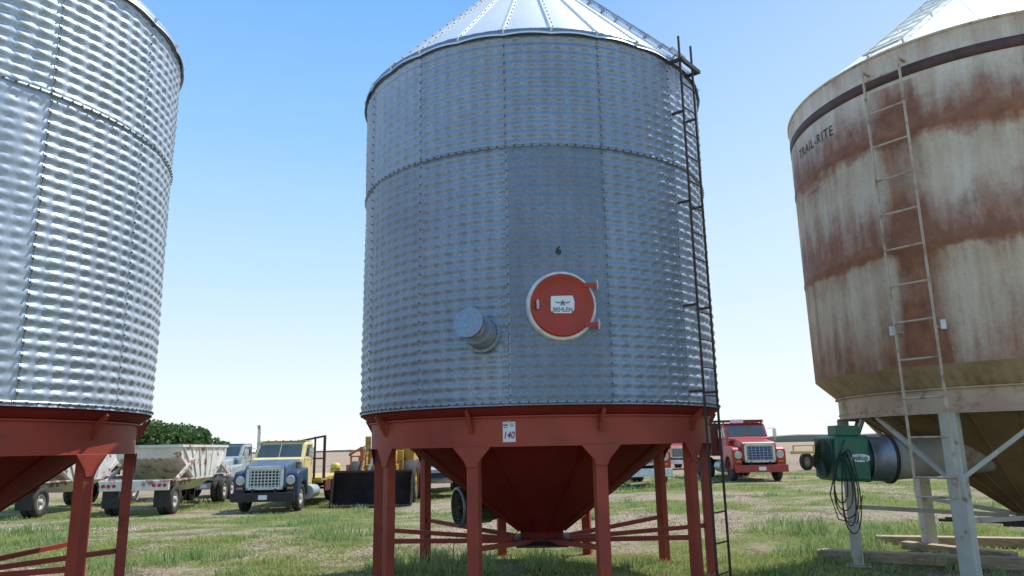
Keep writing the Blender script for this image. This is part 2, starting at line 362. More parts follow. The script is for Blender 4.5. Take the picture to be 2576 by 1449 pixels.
# ---------------- corrugated grain bins ----------------
BR=2.25; Z0=2.0; ZT=4.76; Z1=6.15; PITCH=.1035
SEAMS=[19.5-26.67*k for k in range(-1,12)]
def brad(th,z):
    lower=(z<ZT); door=lower&(th>-7.2)&(th<19.5)
    amp=np.where(door,.0038,.0078)
    ph=2*np.pi*(z-Z0)/PITCH; t=np.radians(th)
    c=np.cos(ph)
    eg=np.cos(t*90+.25*np.sin(z*3+t*5))
    amp=amp*(1+.48*eg+.18*np.sin(t*31+z*2.3)*np.sin(z*7.1+t*11))
    cr=np.cos(t*90+1.2+.9*np.sin(ph))
    crimp=np.where(door,.0014,.0034)
    r=BR+amp*c-crimp*(np.clip(cr,0,1)**6)+np.where(door,.0003,.0014)*eg*np.cos(ph*.5+t*45)
    r=r+.006*np.sin(t*7+1.3)*np.sin(z*1.7)+.0034*np.sin(t*23+z*5)+.0016*np.sin(t*61+z*9)*np.sin(z*13+t*17)
    r=r+np.where(z>=ZT,.006,0)
    return r
_wall=None
def wall_obj(parent):
    global _wall
    if _wall is None:
        NT=1620; zs=np.concatenate([np.linspace(Z0,ZT-.001,230),np.linspace(ZT,Z1,118)]); th=np.linspace(-180,180,NT,endpoint=False)
        TH,ZZ=np.meshgrid(th,zs); r=brad(TH,ZZ); t=np.radians(TH)
        V=np.stack([r*np.sin(t),-r*np.cos(t),ZZ],-1).reshape(-1,3)
        hN=len(zs); a=np.arange(hN-1)[:,None]*NT; j=np.arange(NT)[None,:]; j2=(j+1)%NT
        F=np.stack([a+j,a+j2,a+NT+j2,a+NT+j],-1).reshape(-1,4)
        sid=np.floor((TH-19.5)/26.67).astype(int); tier=(ZZ>=ZT).astype(int)
        rr=np.random.default_rng(4).uniform(.84,1.14,(40,2))
        rr[20]=(.92,.98); rr[19]=(.68,.95); rr[18]=(.95,1.05); rr[21]=(1.5,1.5); rr[22]=(1.5,1.5)  # last two: sheets at the right edge brightened, sun highlights painted into the tint
        tv=rr[sid+20,tier]
        tint=np.stack([tv*.97,tv*1.0,tv*1.03,np.ones_like(tv)],-1).reshape(-1,4)
        _wall=npmesh('corrugated_wall',V,F,M['galv'],parent,True,tint); return _wall
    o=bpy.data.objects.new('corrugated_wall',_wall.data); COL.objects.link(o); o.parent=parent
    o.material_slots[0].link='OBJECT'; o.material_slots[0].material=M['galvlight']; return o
def bolt(mb,r,th,z,s=.0105):
    p=onr(r-.004,th,z); q=onr(r+.010,th,z); mb.tube(p,q,s,n=6)
def vseam(th,parent,sm_):
    zs=np.arange(Z0,Z1,.0125); lap=MB(); vs=[]
    for z in zs:
        for dt in (-.30,-.27,.27,.30):
            r=float(brad(np.float64(th),np.float64(z)))+(.002 if abs(dt)<.28 else -.006); vs.append(onr(r,th+dt,z))
    n=len(zs); fs=[(i*4+k,i*4+k+1,i*4+k+5,i*4+k+4) for i in range(n-1) for k in range(3)]
    lap.add(vs,fs,True); o=lap.build('vertical_seam',sm_,parent,recalc=False)
    b=MB(); z=Z0+PITCH
    while z<Z1-.03:
        bolt(b,float(brad(np.float64(th),np.float64(z)))+.003,th,z,.0095); z+=PITCH
    b.build('bolt_row',M['bolt'],o)
def ladder(parent,name,r,th,z0,z1,wd,step,mat,rr=.014,wallr=BR,standz=(),rw=.030):
    t=R(th); tan=Vector((math.cos(t),math.sin(t),0)); c0=onr(r,th,0); Z=lambda z:Vector((0,0,z))
    b=MB(); b.tube(c0-tan*wd/2+Z(z0+.01),c0+tan*wd/2+Z(z0+.01),rr,n=8); o=b.build(name,mat,parent)
    for zz in standz:
        for s in (-1,1): b=MB(); b.bar(c0+tan*s*wd/2+Z(zz),onr(wallr-.02,th,zz)+tan*s*wd/2,.025,.025); b.build('standoff',mat,o)
    for s in (-1,1):
        b=MB(); p=c0+tan*s*wd/2; b.bar(p+Z(z0),p+Z(z1),rw,.018,up=tan); b.build('rail',mat,o)
    z=z0+step*.5
    while z<z1-.05:
        b=MB(); b.tube(c0-tan*wd/2+Z(z),c0+tan*wd/2+Z(z),rr,n=8); b.build('rung',mat,o); z+=step
    return o
TAN=1.05
def steel_bin(label,az,dist,leg0,has_ladder,group):
    x,y=pol(az,dist)
    t=thing('grain_bin',label,'grain bin',(x,y,0),R(-az),group)
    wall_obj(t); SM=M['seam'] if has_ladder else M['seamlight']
    for th in SEAMS: vseam(th,t,SM)
    for z,name in ((ZT,'horizontal_seam'),(Z0+.03,'bottom_rim'),(Z1-.04,'top_rim')):
        b=MB(); b.lathe([(BR-.02,z-.014),(BR+.010,z-.014),(BR+.012,z+.014),(BR-.02,z+.014)],140); o=b.build(name,SM,t)
        b=MB()
        for i in range(150): bolt(b,BR+.012,i*2.4,z,.0105)
        b.build('bolt_row',M['bolt'],o)
    re=BR+.05; zt=Z1; N=27; rb=MB(); per=8
    vs=[];rads=[re,re-.05,1.6,1.0,.28]
    for k,r in enumerate(rads):
        for i in range(N*per):
            th=i/(N*per)*360+6.2; ph=(i%per)/per; sag=math.sin(math.pi*ph)*(.7+.5*noise.noise(Vector((i//per*3.3,0,0))))
            zz=zt+(BR-r)*TAN+(.020 if k<2 else .016)*sag*(r/re) - (.045 if k==0 else 0)
            vs.append(onr(r+(.008*sag if k==0 else 0),th,zz))
    m=N*per; fs=[(k*m+i,k*m+(i+1)%m,(k+1)*m+(i+1)%m,(k+1)*m+i) for k in range(len(rads)-1) for i in range(m)]
    rb.add(vs,fs,True); roof=rb.build('roof',M['roof'],t,recalc=False)
    for i in range(N):
        th=i/N*360+6.2; b=MB(); p=onr(re,th,zt+(BR-re)*TAN+.005); q=onr(.28,th,zt+(BR-.28)*TAN+.005)
        b.bar(p,q,.022,.05,up=(0,0,1)); o=b.build('roof_rib',M['roof'],t)
        b=MB(); d=(q-p); nrm=Vector((math.sin(R(th))*.72,-math.cos(R(th))*.72,.69)); tg=Vector((math.cos(R(th)),math.sin(R(th)),0))
        for k in range(18):
            c=p+d*(k+.5)/18+tg*.024+nrm*.01; b.tube(c,c+nrm*.012,.009,n=6)
        b.build('bolt_row',M['bolt'],o)
    b=MB(); b.lathe([(.34,zt+(BR-.34)*TAN-.02),(.34,zt+(BR-.34)*TAN+.22),(.0,zt+(BR-.34)*TAN+.36)],32); b.build('roof_cap',M['roof'],t)
    b=MB(); b.lathe([(BR+.035,Z1-.075),(BR+.042,Z1-.02),(BR+.02,Z1-.01)],120); b.build('eave_ring',SM,t)
    RR=2.12
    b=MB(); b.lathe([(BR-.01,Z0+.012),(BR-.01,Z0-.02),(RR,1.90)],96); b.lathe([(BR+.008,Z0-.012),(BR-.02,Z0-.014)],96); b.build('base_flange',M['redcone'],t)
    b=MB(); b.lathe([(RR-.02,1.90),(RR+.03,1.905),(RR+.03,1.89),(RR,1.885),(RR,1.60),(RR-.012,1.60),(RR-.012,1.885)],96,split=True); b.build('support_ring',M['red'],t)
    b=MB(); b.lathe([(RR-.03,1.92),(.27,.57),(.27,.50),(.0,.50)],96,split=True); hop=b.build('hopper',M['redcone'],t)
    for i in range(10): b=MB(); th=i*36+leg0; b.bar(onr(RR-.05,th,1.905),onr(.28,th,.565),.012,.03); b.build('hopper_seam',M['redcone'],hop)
    b=MB(); b.box(-.34,.34,-.34,.34,.44,.50); b.box(-.30,.30,-.75,-.34,.455,.475); b.build('slide_gate',M['iron'],t)
    for i in range(10):
        th=leg0+36*i; c=onr(RR-.05,th,0); tg=Vector((math.cos(R(th)),math.sin(R(th)),0)); n_=Vector((math.sin(R(th)),-math.cos(R(th)),0))
        b=MB(); b.bar(c,c+Vector((0,0,1.62)),.125,.10,up=n_)
        pr=[(-.21,1.605),(.21,1.605),(.20,1.585),(.085,1.46),(.06,1.40),(-.06,1.40),(-.085,1.46),(-.20,1.585)]
        o_=n_*.068
        vs=[c+tg*u+o_+Vector((0,0,v)) for u,v in pr]+[c+tg*u+o_*.85+Vector((0,0,v)) for u,v in pr]
        k=len(pr); b.add(vs,[tuple(range(k)),tuple(reversed(range(k,2*k)))]+[(a,(a+1)%k,(a+1)%k+k,a+k) for a in range(k)])
        leg=b.build('leg',M['red'],t,bevel=.006)
        b=MB(); b.box(-.13,.13,-.11,.11,0,.015,Matrix.Translation(c)@Matrix.Rotation(R(th),4,'Z')); b.build('foot_plate',M['red'],leg)
        b=MB(); vsb=[onr(RR+.005,th,1.74),onr(RR+.005,th,1.88),onr(BR-.005,th,Z0-.025),onr(BR+.005,th,Z0-.05)]
        vv=[p+tg*.006*s for s in(-1,1) for p in vsb]; b.add(vv,[(0,1,2,3),(7,6,5,4),(0,4,5,1),(1,5,6,2),(2,6,7,3),(3,7,4,0)])
        b.bar(onr(RR+.01,th,1.735),onr(BR+.005,th,Z0-.045),.04,.01,up=n_); b.build('bracket',M['red'],t)
        b=MB(); b.bar(onr(RR-.10,th,.60),onr(.30,th,.47),.05,.05); b.build('brace',M['red'],t)
    if has_ladder:
        lo=ladder(t,'ladder',BR+.15,51.5,.12,6.36,.31,.305,M['iron'],rr=.009,standz=(2.15,3.1,4.3,5.4),rw=.022)
        b=MB(); 
        c=onr(BR+.09,51.5,6.02); tg=Vector((math.cos(R(51.5)),math.sin(R(51.5)),0)); n_=Vector((math.sin(R(51.5)),-math.cos(R(51.5)),0))
        b.bar(c-tg*.22+n_*.11,c+tg*.22+n_*.11,.035,.05); b.bar(c-tg*.22-n_*.06,c-tg*.22+n_*.13,.03,.04); b.bar(c+tg*.22-n_*.06,c+tg*.22+n_*.13,.03,.04)
        b.build('grab_bracket',M['iron'],lo)
        nrm=Vector((math.sin(R(51.5))*.72,-math.cos(R(51.5))*.72,.69))
        rl=MB(); rl.bar(onr(BR,51.5,Z1+.03)-tg*.16+nrm*.08,onr(BR,51.5,Z1+.03)+tg*.16+nrm*.08,.03); ro=rl.build('roof_ladder',M['steel'],t)
        for s in(-1,1):
            b=MB(); b.bar(onr(BR-.02,51.5,Z1+.02)+tg*s*.16+nrm*.08,onr(.4,51.5,Z1+(BR-.4)*TAN)+tg*s*.16+nrm*.08,.025,.025); b.build('rail',M['steel'],ro)
        for k in range(9):
            r_=BR-.12-k*.2; c=onr(r_,51.5,Z1+(BR-r_)*TAN)
            b=MB(); b.bar(c-tg*.16+nrm*.08,c+tg*.16+nrm*.08,.025,.025); b.bar(c-tg*.16,c-tg*.16+nrm*.08,.02); b.bar(c+tg*.16,c+tg*.16+nrm*.08,.02); b.build('rung',M['steel'],ro)
    return t
binC=steel_bin('galvanised corrugated bin with round red door and dark ladder, in the middle',1.86,9.7,17,True,None)
binL=steel_bin('galvanised corrugated bin without a ladder, cut off by the left edge',-39.7,9.42,7,False,None)

def door(bin_):
    th=6.7; z=3.0
    base=Matrix.Translation(onr(BR+.012,th,z))@Matrix.Rotation(R(th),4,'Z')@Matrix.Rotation(R(90),4,'X')
    b=MB(); b.lathe([(.30,0),(.325,.022),(.352,.022),(.366,-.03)],64,base,split=True); b.build('door_ring',M['gasket'],bin_)
    b=MB(); b.lathe([(.325,.02),(.325,.045),(.312,.055),(.298,.055),(.288,.046),(.15,.056),(0,.060)],64,base); d=b.build('door',M['doorred'],bin_)
    for s in(-1,1):
        b=MB(); b.box(.22,.365,s*.205-.022,s*.205+.022,.045,.066,base); b.box(.335,.36,s*.205-.040,s*.205+.02,.02,.07,base)
        b.build('hinge_arm',M['doorred'],d)
        b=MB(); b.box(.35,.38,s*.205-.028,s*.205+.028,.03,.055,base); b.tube(base@Vector((.365,s*.205-.05,.06)),base@Vector((.365,s*.205+.05,.06)),.010,n=8)
        b.build('hinge_bolt',M['steel'],d)
    b=MB(); b.ext([(-.010,-.045),(.010,-.045),(.014,.02),(.008,.05),(-.008,.05),(-.014,.02)],'z',.060,.080)
    b.v=[tuple(base@(Vector(p)+Vector((-.255,0,0)))) for p in b.v]; b.build('handle',M['steel'],d)
    pr=[(-.115,.088),(.105,.092),(.122,.03),(.116,-.06),(.09,-.075),(.088,-.09),(-.09,-.088),(-.105,-.07),(-.122,-.068),(-.12,.06)]
    b=MB(); b.add([base@Vector((u,v,.067)) for u,v in pr]+[base@Vector((u,v,.052)) for u,v in pr],[tuple(range(10))]+[(i,(i+1)%10,(i+1)%10+10,i+10) for i in range(10)])
    lb=b.build('label',M['paper'],d)
    vs,fs=text_geo('BEHLEN',.062,.0012,.92); b=MB(); b.add([base@Vector((x,y-.055,.070)) for x,y in vs],fs); b.build('lettering',M['greyink'],lb,recalc=False)
    st=[]; 
    for i in range(10):
        rr=.036 if i%2==0 else .015; a=math.pi/2+i*math.pi/5; st.append((rr*math.cos(a)*1.2,rr*math.sin(a)+.015))
    b=MB(); b.add([base@Vector((x,y,.070)) for x,y in st]+[base@Vector((0,.015,.070))],[(i,(i+1)%10,10) for i in range(10)])
    for s in(-1,1): b.add([base@Vector((x,y,.070)) for x,y in ((s*.035,.02),(s*.075,.035),(s*.07,.02),(s*.035,.008))],[(0,1,2,3)])
    b.build('star_emblem',M['greyink'],lb,recalc=False)
door(binC)
vs,fs=text_geo('6',.12,.003); b=MB(); b.add(bent(vs,BR+.02,R(6.3),3.58),fs); b.build('number',M['ink'],binC,recalc=False)
def spout(bin_):
    th=-14; p=onr(BR-.02,th,2.72); d=Vector((math.sin(R(th))-.10,-math.cos(R(th)),.22)).normalized()
    q=Matrix.Translation(p)@d.to_track_quat('Z','Y').to_matrix().to_4x4()
    b=MB(); b.lathe([(.0,.03),(.195,.03),(.195,.045),(.165,.05)],40,q,split=True)
    for i in range(12): a=i*math.pi/6; c=q@Vector((.180*math.cos(a),.180*math.sin(a),.04)); b.tube(c,c+d*.02,.010,n=6)
    b.build('spout_flange',M['dullgalv'],bin_)
    b=MB(); b.lathe([(.158,.03),(.158,.20),(.14,.205),(.08,.205)],40,q,split=True); b.build('spout_tube',M['dullgalv'],bin_)
    b=MB(); b.lathe([(.085,.20),(.085,.38)],32,q); b.build('spout_neck',M['tanpaint'],bin_)
    b=MB(); b.lathe([(.06,.36),(.158,.36),(.158,.405),(.0,.407)],40,q,split=True); b.build('spout_cap',M['seam'],bin_)
spout(binC)
def sale_tag():
    x,y=pol(1.86,9.7); t=thing('sale_tag','white paper sale tag with red handwritten 140, taped to the red support ring','tag',(x,y,0),R(-1.86))
    r=2.128; z=1.745; b=MB(); vs=[];n=6
    for i in range(n+1):
        for zz in(-.1,.1): vs.append(onr(r,-8.2+(i/n-.5)*3.5,z+zz))
    b.add(vs,[(i*2,i*2+2,i*2+3,i*2+1) for i in range(n)]); b.build('paper',M['paper'],t,recalc=False)
    vs,fs=text_geo('140',.098,.0018,.80); b=MB(); b.add(bent([(x+y*.15,y) for x,y in vs],r+.003,R(-8.2),z-.035),fs); b.build('handwritten_number',M['redink'],t,recalc=False)
    vs,fs=text_geo('GA',.034,.001); b=MB(); b.add(bent(vs,r+.003,R(-9.15),z+.07),fs)
    for k in range(3): b.add(bent([(-.022,.0),(.022,.0),(.022,.004),(-.022,.004)],r+.003,R(-7.4),z+.078-k*.012),[(0,1,2,3)])
    b.add(bent([(-.02,0),(.02,0),(.02,.005),(-.02,.005)],r+.003,R(-9.15),z+.042),[(0,1,2,3)])
    b.build('printing',M['ink'],t,recalc=False)
    b=MB(); b.add(bent([(-.015,-.008),(.015,-.008),(.015,.012),(-.015,.012)],r+.004,R(-8.2),z+.1),[(0,1,2,3)]); b.build('tape',M['tanpaint'],t,recalc=False)
sale_tag()
def small_fan():
    c=Vector((-.58,10.35,.83)); t=thing('aeration_fan','dark round aeration fan with a brown duct behind the middle bin hopper','fan',(c.x,c.y,0))
    d=Vector((-.90,-.42,-.03)).normalized(); q=Matrix.Translation((0,0,c.z))@d.to_track_quat('Z','Y').to_matrix().to_4x4()
    b=MB(); b.lathe([(.20,-.22),(.235,-.22),(.235,.18),(.26,.19),(.26,.22),(.23,.23)],40,q); b.build('housing',M['dullsteel'],t)
    b=MB(); b.lathe([(.237,-.02),(.250,-.02),(.250,.03),(.237,.03)],40,q); b.build('band',M['black'],t)
    b=MB(); b.lathe([(.0,.17),(.09,.17),(.09,.05)],20,q)
    for k in range(1,5): b.lathe([(k*.052,.215),(k*.052+.008,.222),(k*.052+.008,.205)],32,q)
    for k in range(6): a=k*math.pi/6; b.bar(q@Vector((.24*math.cos(a),.24*math.sin(a),.2)),q@Vector((-.24*math.cos(a),-.24*math.sin(a),.2)),.012)
    for k in range(6):
        a=k*math.pi/3; b.bar(q@Vector((0,0,.08)),q@Vector((.21*math.cos(a),.21*math.sin(a),.1)),.10,.012,up=(d.x,d.y,.6))
    b.build('guard_and_blades',M['iron'],t)
    b=MB(); b.tube(q@Vector((0,0,-.2)),q@Vector((0,0,-.2))+Vector((.50,-.12,.10)),.215,.20,n=32); b.build('duct',M['duct'],t)
small_fan()

# ---------------- tan hopper bin on the right ----------------
def tan_bin():
    az,D=34.0,11.3; x,y=pol(az,D); RW,RR=2.35,2.08; ZB,ZE=2.37,6.07; LA=-18.5
    t=thing('hopper_bin','rust streaked tan bin with dark stripe, white roof and pale legs, at the right','grain bin',(x,y,0),R(-az))
    b=MB(); pr=[(RW-.01,ZB)]
    for zs in(3.71,5.03): pr+=[(RW,zs-.03),(RW+.008,zs-.012),(RW+.008,zs+.012),(RW,zs+.03)]
    pr+=[(RW,ZE)]; b.lathe(pr,160); b.build('wall',M['rustwall'],t)
    b=MB(); b.lathe([(RW+.003,ZE-.40),(RW+.004,ZE-.40),(RW+.004,ZE-.27),(RW+.003,ZE-.27)],160); b.build('stripe',M['stripe'],t)
    b=MB(); b.lathe([(RW+.0,ZE-.03),(RW+.015,ZE-.025),(RW+.015,ZE),(RW-.02,ZE+.02)],160); b.build('eave_ring',M['tanpaint'],t)
    b=MB(); tt=.733; b.lathe([(RW+.01,ZE-.002),(1.2,ZE+(RW-1.2)*tt),(.3,ZE+(RW-.3)*tt),(.3,ZE+(RW-.3)*tt+.2),(0,ZE+(RW)*tt+.2)],120); roof=b.build('roof',M['whiteroof'],t)
    for i in range(12):
        th=i*30+5; b=MB(); b.bar(onr(RW-.05,th,ZE+.05*tt),onr(.3,th,ZE+(RW-.3)*tt),.03,.025); b.build('roof_seam',M['whiteroof'],roof)
    b=MB(); vs=[];n=240
    for i in range(n):
        th=i*1.5; o_=.006 if i%2 else -.006; vs+=[onr(RW-.01,th,ZB),onr(RR+.0+o_,th,2.13)]
    b.add(vs,[(i*2,i*2+1,((i+1)%n)*2+1,((i+1)%n)*2) for i in range(n)]); b.build('skirt',M['skirt'],t)
    b=MB(); b.lathe([(RR-.01,2.13),(RR+.035,2.135),(RR+.035,2.12),(RR,2.115),(RR,1.88),(RR+.03,1.875),(RR+.03,1.862),(RR-.012,1.862),(RR-.012,2.11)],120,split=True)
    ring=b.build('support_ring',M['tanring'],t)
    b=MB()
    for i in range(120): bolt(b,RR+.0,i*3,1.92,.010)
    b.build('bolt_row',M['tanring'],ring)
    b=MB(); b.lathe([(RR-.03,2.05),(.22,.70),(.22,.62),(0,.62)],96,split=True); hop=b.build('hopper',M['olive'],t)
    for i in range(24):
        th=i*15; b=MB(); b.bar(onr(RR-.04,th,2.04),onr(.23,th,.71),.015,.035); b.build('hopper_rib',M['olive'],hop)
    b=MB(); b.box(-.36,.36,-.30,.30,.55,.62); b.box(-1.05,-.36,-.16,-.12,.57,.60); b.box(-1.0,-.36,.12,.16,.57,.60); b.box(-.85,-.36,-.12,.12,.575,.592); b.build('slide_gate',M['iron'],t)
    for i in range(6):
        th=LA+60*i; n_=Vector((math.sin(R(th)),-math.cos(R(th)),0)); tg=Vector((math.cos(R(th)),math.sin(R(th)),0)); c=onr(RR-.03,th,0)
        b=MB(); b.bar(c+Vector((0,0,.02)),c+Vector((0,0,1.87)),.17,.14,up=n_); leg=b.build('leg',M['legwhite'],t,bevel=.01)
        b=MB(); b.box(-.15,.15,-.15,.15,0,.02,Matrix.Translation(c)@Matrix.Rotation(R(th),4,'Z')); b.build('foot_plate',M['legwhite'],leg)
        for s in(-1,1):
            b=MB(); b.bar(c+n_*.06+Vector((0,0,1.13)),onr(RR-.04,th+s*26,1.86),.045,.045); b.build('diagonal_brace',M['legwhite'],t)
        b=MB(); b.bar(onr(RR-.1,th,.74),onr(.3,th,.66),.05,.05); b.build('brace',M['legwhite'],t)
    LT=-19.2
    lo=ladder(t,'ladder',RW+.15,LT,1.0,5.92,.42,.41,M['tanpaint'],rr=.012,wallr=RW,standz=(2.75,5.85))
    c=onr(RW+.1,LT,2.77); tg=Vector((math.cos(R(LT)),math.sin(R(LT)),0))
    for s in(-1,1):
        b=MB(); b.bar(c+tg*s*.27-Vector((0,0,.05)),c+tg*s*.27+Vector((0,0,.05)),.05,.04); b.build('ladder_clip',M['white'],lo)
    th=LT; n_=Vector((math.sin(R(th))*.59,-math.cos(R(th))*.59,.81))
    P=lambda r,s,h:onr(r,th,ZE+(RW-r)*tt)+tg*s*.21+n_*h
    RL=M['cream']
    b=MB(); b.bar(P(RW+.04,-1,.06),P(RW+.04,1,.06),.02); ro=b.build('roof_ladder',RL,t)
    for r in(RW-.05,1.4,.6):
        for s in(-1,1): b=MB(); b.bar(P(r,s,0),P(r,s,.06),.02); b.build('standoff',RL,ro)
    for s in(-1,1):
        b=MB(); b.bar(P(RW+.04,s,.06),P(.35,s,.06),.018,.018); b.build('rail',RL,ro)
    for k in range(7):
        b=MB(); r=RW-.14-k*.29; b.bar(P(r,-1,.06),P(r,1,.06),.014); b.build('rung',RL,ro)
    vs,fs=text_geo('TRAIL-RITE',.185,.0,.86,1.12); b=MB(); b.add(bent(vs,RW+.008,R(-49.5),ZE-.66),fs); b.build('lettering',M['fadedink'],t,recalc=False)
    return t
tan_bin()

def green_fan():
    az,d=24.0,9.65; x,y=pol(az,d)
    t=thing('aeration_fan','green square aeration fan with a coiled black cable, mounted on the tan bin','fan',(x,y,0),R(-24))
    A=Matrix.Translation((0,0,1.40))@Matrix.Rotation(R(24),4,'Z')@Matrix.Rotation(R(2),4,'Y')
    b=MB(); b.box(-.33,.07,-.27,.27,-.26,.24,A); hs=b.build('housing',M['green'],t,bevel=.035)
    b=MB(); b.box(-.355,-.335,-.23,.23,-.23,.21,A)
    q=A@Matrix.Translation((-.36,0,-.01))@Matrix.Rotation(R(-90),4,'Y')
    for k in range(1,7): b.lathe([(k*.033,.0),(k*.033+.008,.012),(k*.033+.014,.0)],32,q)
    b.build('inlet_guard',M['dkgreen'],hs)
    b=MB(); b.box(-.26,.00,-.2,.06,.242,.36,A); b.build('control_box',M['green'],hs,bevel=.01)
    b=MB(); b.lathe([(.24,.0),(.24,.04),(.262,.04),(.262,.06)],40,A@Matrix.Translation((.07,0,-.01))@Matrix.Rotation(R(90),4,'Y'),split=True); b.build('collar',M['dkgreen'],hs)
    q=A@Matrix.Translation((.12,0,-.01))@Matrix.Rotation(R(90),4,'Y')
    b=MB(); b.lathe([(.265,.0),(.265,.02),(.25,.03),(.25,.22),(.265,.23),(.265,.26),(.25,.27)],40,q); b.build('transition',M['dullsteel'],t)
    b=MB(); b.lathe([(.268,.25),(.276,.25),(.276,.285),(.268,.285)],40,q); b.build('clamp_band',M['black'],t)
    b=MB(); p=q@Vector((0,0,.22)); b.tube(p,p+Vector((1.12,.62,.05)),.245,.22,n=36); b.build('duct',M['dullduct'],t)
    q2=A@Matrix.Translation((-.05,-.275,.0))@Matrix.Rotation(R(90),4,'X')
    b=MB(); pr=[(max(-.105,min(.105,.12*math.cos(a))),.045*math.sin(a)) for a in [i*math.pi/12 for i in range(24)]]
    b.add([q2@Vector((u,v,.004)) for u,v in pr],[tuple(range(24))]); sg=b.build('sign',M['gasket'],hs)
    vs,fs=text_geo('sukup',.078,.0014,.9); b=MB(); b.add([q2@Vector((u,v,.007)) for u,v in vs],fs); b.build('lettering',M['fadedink'],sg,recalc=False)
    b=MB()
    for k in range(5):
        pts=[]; ln=.50+.10*k; wd=.07+.028*(k%3); cx=-.30+.022*k
        for i in range(25):
            a=-math.pi/2+2*math.pi*i/24; pts.append(A@Vector((cx+wd*math.cos(a)*(1-.3*math.sin(a)),-.30-.010*k,-.24+ln*.5*math.sin(a)-.03*k)))
        b.path(pts,.007,6)
    b.path([A@Vector(p) for p in ((-.22,-.3,.2),(-.32,-.33,.0),(-.44,-.33,-.40),(-.37,-.34,-.66),(-.17,-.34,-.70),(-.08,-.33,-.4))],.007,6)
    b.build('power_cable',M['cable'],t)
green_fan()
def timber(p,q,w,h,label,z=0):
    c=(Vector((*p,0))+Vector((*q,0)))/2; L=(Vector(q)-Vector(p)).length; b=MB(); b.box(-L/2,L/2,-w/2,w/2,0,h)
    ob=b.build('timber_beam',M['wood'],None,bevel=.01); ob.location=(c.x,c.y,z); ob.rotation_euler=(0,0,math.atan2(q[1]-p[1],q[0]-p[0])); tag(ob,label,'timber','timber beams under the tan bin')
timber((4.15,10.75),(7.6,8.9),.22,.14,'long weathered timber beam lying under the front of the tan bin')
timber((5.6,12.1),(8.2,11.3),.2,.14,'rear weathered timber beam lying behind the tan bin legs')
timber((5.75,11.55),(6.5,10.2),.18,.12,'short timber block laid crosswise near the tan bin rear leg',.0)

